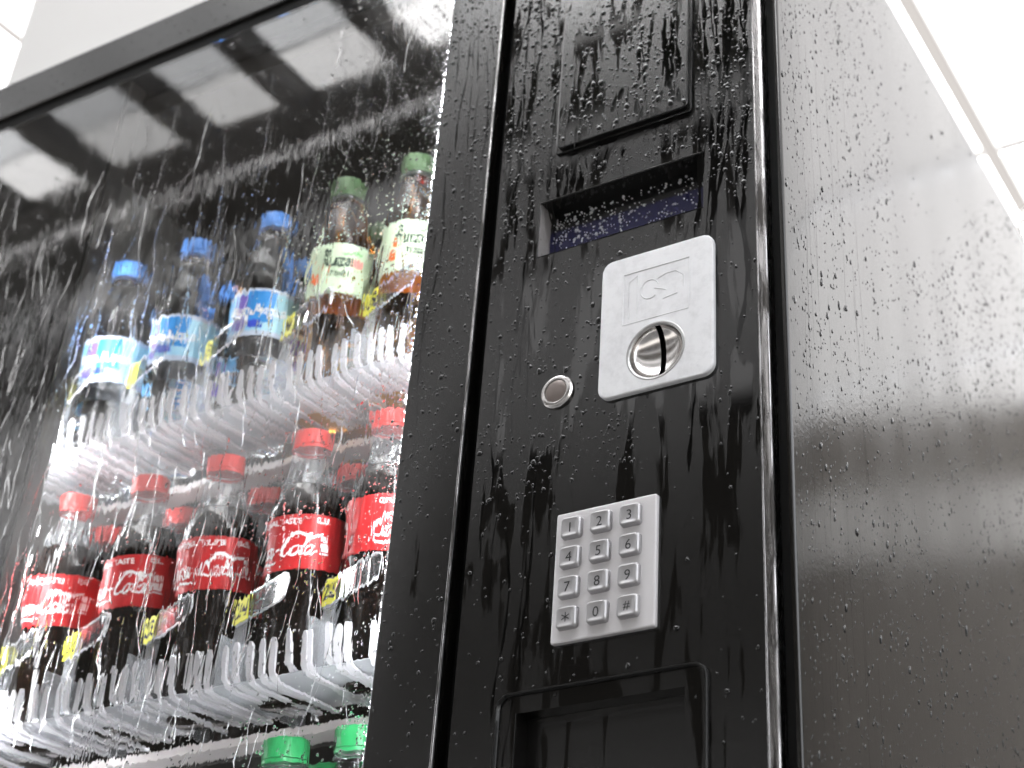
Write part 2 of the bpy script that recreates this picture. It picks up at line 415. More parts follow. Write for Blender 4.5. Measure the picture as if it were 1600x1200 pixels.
for i in range(len(xs) - 1):
    for j in range(len(ys) - 1):
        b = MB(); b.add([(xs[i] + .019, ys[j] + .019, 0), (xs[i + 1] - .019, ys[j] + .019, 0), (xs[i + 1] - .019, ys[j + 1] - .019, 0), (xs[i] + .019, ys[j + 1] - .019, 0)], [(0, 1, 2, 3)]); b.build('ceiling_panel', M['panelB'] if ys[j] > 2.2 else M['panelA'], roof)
for x in xs[1:-1]:
    b = MB(); b.add([(x - .019, -.5, .012), (x + .019, -.5, .012), (x + .019, 4.6, .012), (x - .019, 4.6, .012)], [(0, 1, 2, 3)]); b.build('joint_strip', M['joint'], roof)
for y in ys[1:-1]:
    for xa, xb in zip(xs[:-1], xs[1:]):
        b = MB(); b.add([(xa + .0195, y - .019, .012), (xb - .0195, y - .019, .012), (xb - .0195, y + .019, .012), (xa + .0195, y + .019, .012)], [(0, 1, 2, 3)]); b.build('joint_strip', M['joint'], roof)
lamp = empty('ceiling_lamp', (-.36, 2.62, 3.19)); tag(lamp, 'small round white lamp set in the roof panels beyond the machine', 'lamp')
b = MB(); b.lathe([(.075, 0), (.075, -.03), (.06, -.032)], 24); b.build('lamp_rim', M['gutter'], lamp, 40)
b = MB(); b.lathe([(.059, -.026)], 24, cap1=True); b.add([], []); b.lathe([(.059, -.026), (.03, -.034), (.001, -.036)], 24); b.build('lamp_lens', M['led'], lamp, 60)

pil = MB(); pil.bbox(-1.50, -1.06, .35, 1.0, 0, 3.19, .01)
tag(pil.build('pillar', M['plaster']), 'off white plastered pillar behind the left end of the machine', 'pillar')
bw = empty('rear_wall', (1.05, 3.47, 0)); bw.rotation_euler = (0, 0, R_(-18)); tag(bw, 'dark brown wall with pale grey band far behind the machine', 'wall')
b = MB(); b.box(-6, 6, 0, .2, 0, 3.192); b.build('wall_face', M['backwall'], bw)
b = MB(); b.box(-6, 6, -.03, -.002, 2.66, 2.90); b.build('wall_band', M['band'], bw)
fa = empty('dark_building', (-6, -7, 0)); tag(fa, 'dark building across the yard, seen mirrored in the window glass', 'building')
b = MB(); b.box(-22, 24, -.3, 0, 0, 15); b.build('wall_face', M['facade'], fa)
for za, zb in ((5.6, 7.0), (8.0, 8.35), (2.6, 3.0)):  # bands added to put a pale haze into the glass reflection
    b = MB(); b.box(-22, 24, .001, .07, za, zb); b.build('wall_band', M['facade_band'], fa)
for i in range(9):
    for j in (0, 3):
        b = MB(); x = -10 + i * 2.2; z = .8 + j * 3.2; b.box(x, x + 1.3, 0.002, .06, z, z + 1.7); wn = b.build('window_frame', M['facade'], fa)
        b = MB(); b.box(x + .06, x + 1.24, .061, .066, z + .06, z + 1.64); b.build('window_pane', M['winglass'], wn)

# ------------------------------------------------------------------ vending machine
VM = empty('vending_machine', (0, 0, 0))
tag(VM, 'black rain-wet glass-front drinks vending machine with keypad and coin slot', 'vending machine')
XL = -1.02                                     # left side of the machine
def vprism(mb, prof, z0, z1, mi=0):
    mb.loops([[(x, y, z) for x, y in prof] for z in (z0, z1)], True, mi, True, True)
def arc(cx, cy, r, a0, a1, n=6):
    return [(cx + r * math.cos(R_(a0 + (a1 - a0) * i / n)), cy + r * math.sin(R_(a0 + (a1 - a0) * i / n))) for i in range(n + 1)]
# side wall of the cabinet with rounded front corner
b = MB(); vprism(b, arc(-.0032, .0032, .0032, 270, 360, 6) + [(0, .06), (0, .2), (0, .4), (0, .6), (0, .88), (-.0032, .88)], 0.06, 1.807)
b.build('side_panel', M['side'], VM, 35)
b = MB(); b.box(XL + .0034, -.0034, .61, .88, .06, 1.8065); b.build('back_panel', M['liner_dark'], VM)
b = MB(); b.box(XL + .0034, -.0034, .03, .609, 1.795, 1.806); b.build('top_panel', M['side'], VM)
b = MB(); b.box(XL, XL + .0032, 0.0, .88, .06, 1.807); b.build('side_panel', M['side'], VM)
b = MB(); b.box(XL + .02, -.02, .03, .86, 0.0, .0598); b.build('plinth', M['rubber'], VM)
# door edge: bead, gloss band, rubber seal
b = MB(); vprism(b, arc(-.0203, -.0002, .0007, 180, 360, 6) + [(-.0196, .01), (-.021, .01)], .08, 1.857); b.build('door_bead', M['trim'], VM, 40)
b = MB(); vprism(b, [(-.0195, .0)] + arc(-.0192, .0060, .0060, 270, 360, 10) + [(-.0132, .03), (-.0195, .03)], .08, 1.857); b.build('door_edge_band', M['trim'], VM, 40)
b = MB(); b.box(-.0131, -.00345, .010, .03, .08, 1.8064); b.build('door_seal', M['rubber'], VM)

# control column: sheet with cut-outs
PX0, PX1 = -.2425, -.0211
DX0, DX1, DZ0, DZ1 = -.2016, -.0622, 1.3985, 1.4482      # display opening
CX0, CX1, CZ0, CZ1 = -.1930, -.0744, .865, 1.0493         # change-cup opening
b = MB()
gx = sorted([PX0, PX1, DX0, DX1, CX0, CX1, -.119, -.0742]); gz = sorted([.08, 1.857, DZ0, DZ1, CZ0, CZ1, 1.264, 1.309])
ids = {}
vs = []
for x in gx:
    for z in gz: ids[(x, z)] = len(vs); vs.append((x, 0, z))
fs = []
for i in range(len(gx) - 1):
    for j in range(len(gz) - 1):
        mx, mz = (gx[i] + gx[i + 1]) / 2, (gz[j] + gz[j + 1]) / 2
        if DX0 < mx < DX1 and DZ0 < mz < DZ1: continue
        if CX0 < mx < CX1 and CZ0 < mz < CZ1: continue
        if -.119 < mx < -.0742 and 1.264 < mz < 1.309: continue
        fs.append((ids[(gx[i], gz[j])], ids[(gx[i + 1], gz[j])], ids[(gx[i + 1], gz[j + 1])], ids[(gx[i], gz[j + 1])]))
b.add(vs, fs)
b.loops([[(PX0, 0, z), (PX0 - .0012, .0012, z), (PX0 - .0012, .02, z)] for z in (.08, 1.857)], False)
cp = b.build('control_panel', M['black'], VM)
b = MB(); b.box(-.2548, -.2440, .014, .03, .08, 1.857); b.build('door_seal', M['void'], VM)

# display
DY = .0155
b = MB()
for (p, q) in (((DX0, DZ0), (DX0, DZ1)), ((DX0, DZ1), (DX1, DZ1)), ((DX1, DZ1), (DX1, DZ0)), ((DX1, DZ0), (DX0, DZ0))):
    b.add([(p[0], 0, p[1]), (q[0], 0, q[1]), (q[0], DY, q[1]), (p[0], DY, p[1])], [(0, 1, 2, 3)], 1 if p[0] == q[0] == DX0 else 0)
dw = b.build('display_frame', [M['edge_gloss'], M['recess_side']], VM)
b = MB(); b.box(DX0 - .001, DX1 + .001, DY, DY + .004, DZ0 - .001, DZ1 + .001); b.build('display_window', M['lcdblack'], dw)
b = MB(); b.box(DX0 + .0005, DX1 - .0005, DY - .0009, DY - .0001, DZ0 + .0005, 1.4290); b.build('display_screen', M['lcd'], dw)
b = MB()                                             # thin bright lip along the top edge
b.tube([(DX0, -.0004, DZ1 + .0004), (DX1, -.0004, DZ1 + .0004)], .0007, 6); b.tube([(DX0 - .0003, -.0003, DZ0), (DX0 - .0003, -.0003, DZ1)], .0005, 6)
b.tube([(DX0, -.0002, DZ0), (DX1, -.0002, DZ0)], .0003, 6)
b.build('display_lip', M['edge_gloss'], dw, 60)

# banknote acceptor cover: raised plate, upper slot
def plate(mb, outline, y0, y1, bev, mi=0, cap=True):
    o2 = inset(outline, bev)
    mb.loops([[(x, y0, z) for x, z in outline], [(x, y1 + bev, z) for x, z in outline],
              [(x + (a - x) * .3, y1 + bev * .3, z + (c - z) * .3) for (x, z), (a, c) in zip(outline, o2)],
              [(x, y1, z) for x, z in o2]], True, mi, False, cap)
b = MB(); plate(b, rrect(-.1905, -.0712, 1.4905, 1.72, .003, 4), -.0002, -.0022, .0008)
bl = b.build('note_acceptor', M['black'], VM, 14)
b = MB(); plate(b, rrect(-.1872, -.0722, 1.4917, 1.6372, .006, 6), -.0022, -.0066, .0010); b.build('cover_plate', M['black'], bl, 14)
b = MB(); plate(b, rrect(-.176, -.083, 1.6535, 1.664, .004, 5), -.0022, -.0075, .0012); b.build('note_slot', M['void'], bl, 35)

# coin plate with dish and slot
HX, HZ, HR = -.0966, 1.2866, .0208
ox = rrect(-.1415, -.0525, 1.2582, 1.3712, .0085, 8)
def ray_rr(th):
    d = Vector((math.cos(th), math.sin(th))); best = None
    for i in range(len(ox)):
        p = Vector(ox[i]) - Vector((HX, HZ)); q = Vector(ox[(i + 1) % len(ox)]) - Vector((HX, HZ)); e2 = q - p
        den = d.x * e2.y - d.y * e2.x
        if abs(den) < 1e-12: continue
        t = (p.x * e2.y - p.y * e2.x) / den; u = (p.x * d.y - p.y * d.x) / den
        if t > 0 and -1e-6 <= u <= 1 + 1e-6: best = t if best is None else max(best, t)
    return best
N = 180; PT = -.0042
th = [2 * math.pi * i / N for i in range(N)]
rr = [ray_rr(t) for t in th]
lp = lambda off, y: [(HX + (r - off) * math.cos(t), y, HZ + (r - off) * math.sin(t)) for r, t in zip(rr, th)]
b = MB()
b.loops([lp(0, -.0001), lp(0, PT + .0012), lp(.0004, PT + .0004), lp(.0013, PT), [(HX + HR * 1.1 * math.cos(t), PT, HZ + HR * 1.1 * math.sin(t)) for t in th]])
cpl = b.build('coin_plate', M['plate'], VM, 12)
b = MB(); b.lathe_y([(HR * 1.1, PT), (HR * 1.075, PT - .0004), (HR * 1.0, PT + .0002), (HR * .985, PT + .0018)], 64, (HX, HZ)); b.build('dish_rim', M['ring_edge'], cpl, 60)
b = MB()
def dishy(r): return PT + .0018 + .0105 * math.sqrt(max(0, 1 - (r / (HR * .985)) ** 2))
S0 = .0021
for sgn in (-1, 1):
    L = []
    for i in range(15):
        u = S0 + (HR * .985 - S0) * math.sin(math.pi / 2 * i / 14); hmax = math.sqrt(max(0, (HR * .985) ** 2 - u * u)); row = []
        for j in range(25):
            z = hmax * math.sin(math.pi / 2 * (-1 + 2 * j / 24)); row.append((HX + sgn * u, dishy(math.hypot(u, z)), HZ + z))
        L.append(row)
    b.loops(L, False)
b.build('coin_dish', M['chrome'], cpl, 180)
b = MB(); b.box(HX - S0 - .0003, HX + S0 + .0003, PT + .0148, PT + .0168, HZ - HR, HZ + HR)
for sgn in (-1, 1):
    L = []
    for j in range(25):
        z = math.sqrt((HR * .985) ** 2 - S0 ** 2) * math.sin(math.pi / 2 * (-1 + 2 * j / 24)); L.append([(HX + sgn * S0, dishy(math.hypot(S0, z)), HZ + z), (HX + sgn * S0, PT + .0150, HZ + z)])
    b.loops(L, False)
b.build('coin_slot', M['void'], cpl)
b = MB()                                             # pressed pictogram: frame, coin slot mark, hand with coin
def groove(pts, r=.00034):
    b.tube([(x, PT - .0000, z) for x, z in pts], r, 6)
groove([(-.1232, 1.3556), (-.0707, 1.3556)], .0005); groove([(-.0707, 1.3556), (-.0712, 1.3135)], .0003); groove([(-.0712, 1.3135), (-.1232, 1.3135)]); groove([(-.1232, 1.3135), (-.1232, 1.3556)], .0005)
groove([(-.1189, 1.3174), (-.1189, 1.3478), (-.1118, 1.3520), (-.1118, 1.3205)], .0004)
cc = [(-.1020 + .0072 * math.cos(R_(a)), 1.3378 + .0078 * math.sin(R_(a))) for a in range(20, 320, 12)]; groove(cc, .0004)
groove([(-.0987, 1.3380), (-.0890, 1.3340)]); groove([(-.0958, 1.3450), (-.0890, 1.3475), (-.0815, 1.3475), (-.0752, 1.3420), (-.0752, 1.3330)]); groove([(-.0912, 1.3270), (-.0800, 1.3285)], .0004)
b.build('coin_pictogram', M['plate'], cpl, 60)

# return button
BX, BZ = -.1762, 1.2755
b = MB(); b.lathe_y([(.0128, -.0001), (.0128, -.0016), (.0118, -.0030), (.0098, -.0036), (.0090, -.0034), (.0089, -.0020)], 48, (BX, BZ)); bt = b.build('return_button', M['chrome'], VM, 35)
b = MB(); b.lathe_y([(.0088, -.0016), (.0086, -.0030), (.0080, -.0033), (.002, -.0034)], 48, (BX, BZ), cap1=True); b.build('button_cap', M['button'], bt, 35)

# keypad
KX0, KX1, KZ0, KZ1 = -.1688, -.0937, 1.0890, 1.1787; KY = -.0038
b = MB(); plate(b, rrect(KX0, KX1, KZ0, KZ1, .0016, 4), -.0001, KY, .0011); kp = b.build('keypad', M['keyplate'], VM, 14)
for r in range(4):
    for c in range(3):
        ch = ("123", "456", "789", "*0#")[r][c]
        x, z = -.1557 + .0221 * c, 1.1661 - .02065 * r
        b = MB(); kr = lambda d: rrect(x - .0077 + d, x + .0077 - d, z - .0075 + d, z + .0075 - d, max(.0026 - d * .35, .0012), 4)
        b.loops([[(a, KY + .0002, d) for a, d in kr(0)], [(a, KY - .0032, d) for a, d in kr(.0003)], [(a, KY - .0042, d) for a, d in kr(.0010)],
                 [(a, KY - .0044, d) for a, d in kr(.0016)], [(a, KY - .0041, d) for a, d in kr(.0026)], [(a, KY - .0037, d) for a, d in kr(.0040)]], True, 0, False, True)
        if ch == '*':
            F = ([], [])
            for a in (90, 30, 150):
                v2, f2 = ribbon2d([Vector((math.cos(R_(a)) * -.0032, math.sin(R_(a)) * -.0032)), Vector((math.cos(R_(a)) * .0032, math.sin(R_(a)) * .0032))], .0007)
                on_front(b, (v2, f2), x - .0002, z, KY - .0037 - a * 1e-6, 1, .00015)
        else:
            on_front(b, text2d(ch, .0098 if ch != '#' else .0082), x - .0002, z - .0002, KY - .0037, 1, .00015)
        b.build('key', [M['keymat'], M['ink']], kp, 22)

# change cup: raised frame and pit
b = MB(); o = rrect(-.2078, -.0580, .84, 1.0627, .010, 8)
o2 = inset(o, .0012)
b.loops([[(x, 0, z) for x, z in o], [(x, -.0022, z) for x, z in o], [(x, -.0030, z) for x, z in inset(o, .0005)], [(x, -.0030, z) for x, z in inset(o, .0014)], [(x, -.0006, z) for x, z in inset(o, .0024)]], True)
cup = b.build('change_cup', M['edge_gloss'], VM, 35)
b = MB(); YB = .014
b.add([(CX0, 0, CZ1), (CX1, 0, CZ1), (CX1, YB, CZ1), (CX0, YB, CZ1)], [(0, 1, 2, 3)])
b.add([(CX0, 0, CZ0), (CX0, 0, CZ1), (CX0, YB, CZ1), (CX0, .05, CZ0)], [(0, 1, 2, 3)]); b.add([(CX1, 0, CZ0), (CX1, 0, CZ1), (CX1, YB, CZ1), (CX1, .05, CZ0)], [(0, 1, 2, 3)])
b.add([(CX0, 0, CZ0), (CX1, 0, CZ0), (CX1, .05, CZ0), (CX0, .05, CZ0)], [(0, 1, 2, 3)]); b.build('cup_walls', M['black_frame'], cup)
b = MB(); b.box(CX0 + .0002, CX1 - .0002, YB, YB + .003, CZ0, CZ1 - .0001); b.build('cup_flap', M['black_frame'], cup)
b = MB(); b.tube([(CX0 - .0002, -.0003, CZ0), (CX0 - .0002, -.0003, CZ1)], .0005, 6); b.build('cup_lip', M['edge_gloss'], cup, 60)

# window door: mullion, header, left stile, sill, seal, pane
b = MB(); vprism(b, arc(-.3096, .0016, .0016, 180, 270, 4) + arc(-.2564, .0016, .0016, 270, 360, 4) + [(-.2548, .03), (-.3112, .03)], .08, 1.857)
fr = b.build('window_frame', M['black_frame'], VM, 35)
b = MB(); b.tube([(-.2556, -.0002, .08), (-.2556, -.0002, 1.857)], .0010, 10); b.build('frame_bead', M['trim'], fr, 60)
b = MB(); b.loops([[(x, y, z) for y, z in [(.03, 1.857), (.0016, 1.857), (0, 1.8554), (0, 1.8075), (.0016, 1.806), (.03, 1.806)]] for x in (XL, -.3116)], True, 0, True, True); b.build('frame_rail', M['black_frame'], fr, 35)
b = MB(); b.box(XL, -.956, 0, .03, .30, 1.8055); b.build('frame_rail', M['black_frame'], fr)
b = MB(); b.box(XL, -.3116, 0, .03, .08, .2995); b.build('frame_rail', M['black_frame'], fr)
b = MB(); b.box(-.9555, -.3116, .0045, .028, 1.7905, 1.8055); b.build('window_seal', M['rubber'], fr)
b = MB(); x0, x1, y0, y1, z0, z1 = -.9555, -.3114, .003, .008, .30, 1.790
p = [(x, y, z) for z in (z0, z1) for y in (y0, y1) for x in (x0, x1)]
b.add(p, [(0, 1, 5, 4)], 0); b.add(p, [(0, 2, 3, 1), (4, 5, 7, 6), (2, 6, 7, 3), (0, 4, 6, 2), (1, 3, 7, 5)], 1)
b.build('window_pane', [M['wetglass'], M['glass']], VM)
# inside of the cabinet
b = MB(); b.box(-.955, -.7300, .010, .030, .30, 1.7902); b.build('inner_frame', M['rubber'], VM)
b = MB(); b.box(-.7298, -.7275, .0125, .031, .30, 1.7902); b.build('inner_jamb', M['jamb'], VM)
b = MB(); b.box(-.7450, -.7368, .0312, .0378, .40, 1.62); b.build('light_tube', M['led_soft'], VM)
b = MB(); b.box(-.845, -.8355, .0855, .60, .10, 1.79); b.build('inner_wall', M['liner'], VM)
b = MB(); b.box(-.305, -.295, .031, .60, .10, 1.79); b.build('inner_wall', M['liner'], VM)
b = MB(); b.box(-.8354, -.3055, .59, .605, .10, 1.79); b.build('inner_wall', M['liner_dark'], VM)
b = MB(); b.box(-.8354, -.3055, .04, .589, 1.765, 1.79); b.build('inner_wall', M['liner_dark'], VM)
b = MB(); b.box(-.3150, -.3075, .0115, .0195, .40, 1.74); led = b.build('light_tube', M['led'], VM)
b = MB(); b.tube([(-.82, .30, 1.774), (-.33, .30, 1.793)], .003, 6); b.tube([(-.82, .31, 1.74), (-.33, .31, 1.758)], .002, 6); b.build('rear_rail', M['steel'], VM, 60)

# shelves
tooth = MB()
def strip(path, hw, t):
    L = []
    for i, (y, z) in enumerate(path):
        a = Vector(path[max(i - 1, 0)]); c = Vector(path[min(i + 1, len(path) - 1)]); tt = (c - a).normalized(); nn = Vector((-tt.y, tt.x)) * t / 2
        wq = hw * (0.4 if i == len(path) - 1 else 1)
        L.append([(-wq, y + nn.x, z + nn.y), (wq, y + nn.x, z + nn.y), (wq, y - nn.x, z - nn.y), (-wq, y - nn.x, z - nn.y)])
    tooth.loops(L, True, 0, True, True)
strip([(.125, -.002), (.060, -.002), (.050, .000), (.045, .005), (.0435, .016), (.0425, .026), (.042, .030)], .0027, .0020)
TOOTH = tooth.mesh('tooth', M['tray'], 40)
def tagmesh(txt):
    b = MB(); b.box(-.0105, .0105, -.0003, .0003, -.0105, .0105, 0)
    on_front(b, text2d(txt, .0175, 0.18, 0.028), 0, 0, -.0004, 1, .0002); return b.mesh('number_tag', [M['tag'], M['tagink']])
GATE = MB(); Lg = .082
o = [(0, -.011), (Lg - .010, -.011), (Lg - .003, -.008), (Lg, -.002), (Lg, .004), (Lg - .003, .009), (Lg - .008, .011), (0, .011)]
GATE.loops([[(x, y, z) for x, z in o] for y in (-.0008, .0008)], True, 0, True, True)
pts = [(x, 0, z) for x, z in o]
GATE.tube(pts[1:], .0010, 6, 1); GATE.tube([pts[0], pts[1]], .0010, 6, 1)
GATE = GATE.mesh('lane_gate', [M['gate'], M['gate_rim']], 50)
POST = MB(); POST.bbox(-.007, .004, -.003, .004, -.066, .011, .0012); POST = POST.mesh('gate_post', M['divider'], 30)
DIV = MB(); DIV.box(-.0011, .0011, .05, .50, .0, .045); DIV = DIV.mesh('lane_divider', M['divider'])
gates = {1.378: ([-.7885, -.6973, -.6060, -.5115, -.4198], ['11', '12', '13', '14', '15'], .0855),
         1.124: ([-.7790, -.6967, -.6057, -.5085, -.4199], ['21', '22', '23', '24', '25'], .0740),
         .860: ([-.785, -.697, -.606, -.510, -.4199], ['31', '32', '33', '34', '35'], .070)}
for zf, (gxs, txts, gz_) in gates.items():
    sh = empty('shelf', (0, 0, zf)); sh.parent = VM
    b = MB(); b.box(-.832, -.309, .048, .125, .0012, .0020); b.build('shelf_floor', M['traysheet'], sh)
    b = MB(); b.box(-.834, -.307, .141, .165, -.010, -.003); b.build('shelf_bar', M['traybar'], sh)
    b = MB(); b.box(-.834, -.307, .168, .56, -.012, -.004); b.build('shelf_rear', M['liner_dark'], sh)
    nt_ = 42
    for i in range(nt_):
        x = -.828 + i * .0125
        if zf < 1 and i % 3: continue
        o = link('tray_tooth', TOOTH, sh); o.location = (x + rng.normal() * .0006, 0, rng.normal() * .0008); o.rotation_euler = (rng.normal() * .02, 0, rng.normal() * .05)
    for gx_, t_ in zip(gxs, txts):
        o = link('lane_divider', DIV, sh); o.location = (gx_ + .004, 0, 0)
        o = link('gate_post', POST, sh); o.location = (gx_ - .004, .080, gz_)
        o = link('lane_gate', GATE, sh); o.location = (gx_ - .008, .0765, gz_); o.rotation_euler = (0, 0, R_(-21.5 + rng.normal() * .7))
        o2 = link('number_tag', tagmesh(t_), sh); o2.rotation_euler = (0, 0, R_(-21.5))
        o2.location = (gx_ + .0015, .0715 - .0014, gz_ - .001)

# ------------------------------------------------------------------ bottles
def cola_script():
    """hand-lettered flowing script as flat strokes, in units of the small-letter height"""
    S = []
    def st(pts, w0, w1=None, n=6):
        p = catmull([Vector(q) for q in pts], n); w1 = w0 if w1 is None else w1
        S.append(ribbon2d(p, lambda t: w0 + (w1 - w0) * math.sin(math.pi * t)))
    sh = lambda P, dx: [(x + dx + y * .38, y) for x, y in P]
    C = [(1.05, 1.62), (1.18, 1.95), (.92, 2.12), (.52, 1.8), (.22, 1.1), (.16, .45), (.42, .02), (.80, .08), (1.18, .5)]
    o = [(.36, .95), (.08, .78), (0, .38), (.14, .02), (.40, .05), (.56, .42), (.50, .82), (.36, .95), (.5, .82), (.82, .86)]
    c = [(.58, .82), (.40, .96), (.12, .78), (0, .38), (.14, .02), (.40, .06), (.72, .42)]
    a = [(.56, .86), (.34, .96), (.08, .74), (0, .34), (.14, .02), (.36, .14), (.54, .6), (.60, .92), (.54, .4), (.60, .04), (.82, .16), (.98, .45)]
    l = [(0, .2), (.34, .9), (.52, 1.6), (.44, 2.05), (.28, 1.9), (.18, 1.1), (.16, .4), (.28, .03), (.5, .2)]
    st(sh(C, 0), .10, .28); st(sh(o, 1.12), .10, .20); st(sh(c, 1.92), .10, .20); st(sh(a, 2.66), .10, .20)
    st([(3.95, .55), (4.45, .66)], .2)
    st(sh(C, 4.35), .10, .28); st(sh(o, 5.47), .10, .20); st(sh(l, 6.22), .10, .20); st(sh(a, 6.80), .10, .20)
    st([(.75, .1), (.3, -.35), (1.0, -.62), (2.4, -.45), (3.6, -.62), (4.2, -.45)], .06, .26)       # tail under the first word
    st([(5.35, 2.02), (6.1, 2.22), (6.9, 1.92), (7.5, 1.66), (8.2, 1.95), (8.6, 2.12)], .06, .32)    # ribbon over the second
    return S
SCRIPT = cola_script()
def script_on(mb, R, z0, ang, mi, u):
    for vs, fs in SCRIPT:
        wrap(mb, ([((v.x - 4.2) * u, (v.y - .8) * u) for v in vs], fs), R, z0, ang, mi)

NL = 48
def cola_label(lz0, lz1, Rl, ang):
    b = MB(); h = lz1 - lz0; mid = (lz0 + lz1) / 2
    b.lathe([(Rl - .0006, lz0), (Rl, lz0 + .0003), (Rl, lz1 - .0003), (Rl - .0006, lz1)], 64, mi=0)
    for k_ in (0, 1):
        a = ang + k_ * math.pi
        script_on(b, Rl, mid - .0045, a - .28, 1, .0086)
        wrap(b, text2d('ORIGINAL TASTE', .0064, 0, .02), Rl, lz1 - .0060, a - .45, 1)
        wrap(b, text2d('0,5L', .0066, 0, .02), Rl, lz1 - .0055, a + .86, 1)
        # small white throw-away emblem: bin, head, arm
        em = [((-.0032, -.006), (.0032, -.006), (.0036, .0005), (-.0036, .0005)), ((-.001, .0015), (.0030, .0012), (.0030, .0065), (.0005, .0065)), ((-.0038, .0030), (-.0016, .0020), (-.0010, .0062), (-.0034, .0068))]
        for q in em: wrap(b, (q, [(0, 1, 2, 3)]), Rl, mid - .002, a + .92, 1)
        wrap(b, ([(-.004, -.0085), (.004, -.0085), (.004, -.0072), (-.004, -.0072)], [(0, 1, 2, 3)]), Rl, mid - .002, a + .92, 1)
    return b.mesh('label', [M['redlabel'], M['white']], 40)
b = MB(); b.lathe([(.021, 0), (.0265, .001), (.0305, .006), (.0322, .018), (.0322, .040), (.0316, .060), (.0314, .078), (.0319, .095), (.0321, .1035), (.0321, .149), (.0316, .155), (.0300, .162), (.0272, .170), (.0250, .175), (.0236, .178)], NL, cap0=True, cap1=True)
COLA_BODY = b.mesh('bottle_body', M['cola'], 50)
b = MB(); b.lathe([(.0237, .1785), (.0205, .186), (.0176, .194), (.0158, .201), (.0150, .207), (.0148, .2095), (.0170, .2105), (.0170, .2118), (.0150, .2125), (.0150, .2262)], NL)
for i in range(12):
    a = 2 * math.pi * i / 12; b.tube([((.0226) * math.cos(a), .0226 * math.sin(a), .181), (.0158 * math.cos(a + .1), .0158 * math.sin(a + .1), .2)], .0006, 5)
COLA_NECK = b.mesh('bottle_neck', M['pet'], 50)
def capmesh(r, z0, z1, mat, n=60, band=True):
    b = MB(); P = []
    for i in range(n):
        a = 2 * math.pi * i / n; P.append((a, r * (1.0 if i % 2 else .965)))
    L = lambda z, f: [(q * f * math.cos(a), q * f * math.sin(a), z) for a, q in P]
    b.loops([L(z0 + .0032, .96), L(z0 + .0036, 1), L(z1 - .0016, 1), L(z1 - .0004, .96), L(z1, .88)], True, 0, False, True)
    if band: b.lathe([(r * .95, z0), (r * 1.01, z0), (r * 1.01, z0 + .0026), (r * .95, z0 + .0028)], n)
    return b.mesh('cap', mat, 40)
COLA_CAP = capmesh(.0166, .2128, .2290, M['redcap'])
def lean(root, deg, spin=0.0, roll=0.0):
    root.rotation_euler = (R_(deg), R_(roll), 0)
def cola(x, y, z, deg, ang, label, group, roll=0.0):
    r = empty('cola_bottle', (x, y, z)); lean(r, deg, roll=roll)
    link('bottle_body', COLA_BODY, r); link('bottle_neck', COLA_NECK, r); link('cap', COLA_CAP, r)
    link('label', cola_label(.1035, .149, .0326, ang), r)
    return tag(r, label, 'cola bottle', group)
# heading of the viewer from each bottle is roughly -50 degrees; print is turned as it stands in the photograph
fa_ = lambda x: math.atan2(-.78 - .1, .3345 - x)
CX = [-.7506, -.6529, -.5686, -.4745, -.3900]
off = [-.45, -.55, -.25, -.48, .95]
lab = ['leftmost of the front red-labelled cola bottles, beside the dark door jamb', 'second front cola bottle from the left, just right of the jamb-side cola',
       'middle one of the five front cola bottles', 'last fully visible front cola bottle, next to the one cut off by the column', 'front cola bottle cut off by the black column at the right end']
for i in range(5):
    cola(CX[i], .112, 1.1235, 7.0 + rng.normal() * .5, fa_(CX[i]) + off[i], lab[i], 'cola bottles in front', [1.5, -1.2, 0, 1.0, 0][i])
RX = [-.7690, -.6780, -.5800, -.4800]
rl = ['rear cola bottle showing its red cap between the first two front colas', 'rear cola bottle showing its cap between the second and third front colas', 'rear cola bottle showing its red cap between the third and fourth front colas', 'rear cola bottle showing its red cap left of the cut-off cola']
for i in range(4): cola(RX[i], .178, 1.1235, 7, fa_(RX[i]) + [1, -.6, .3, -1][i], rl[i], 'cola bottles behind')

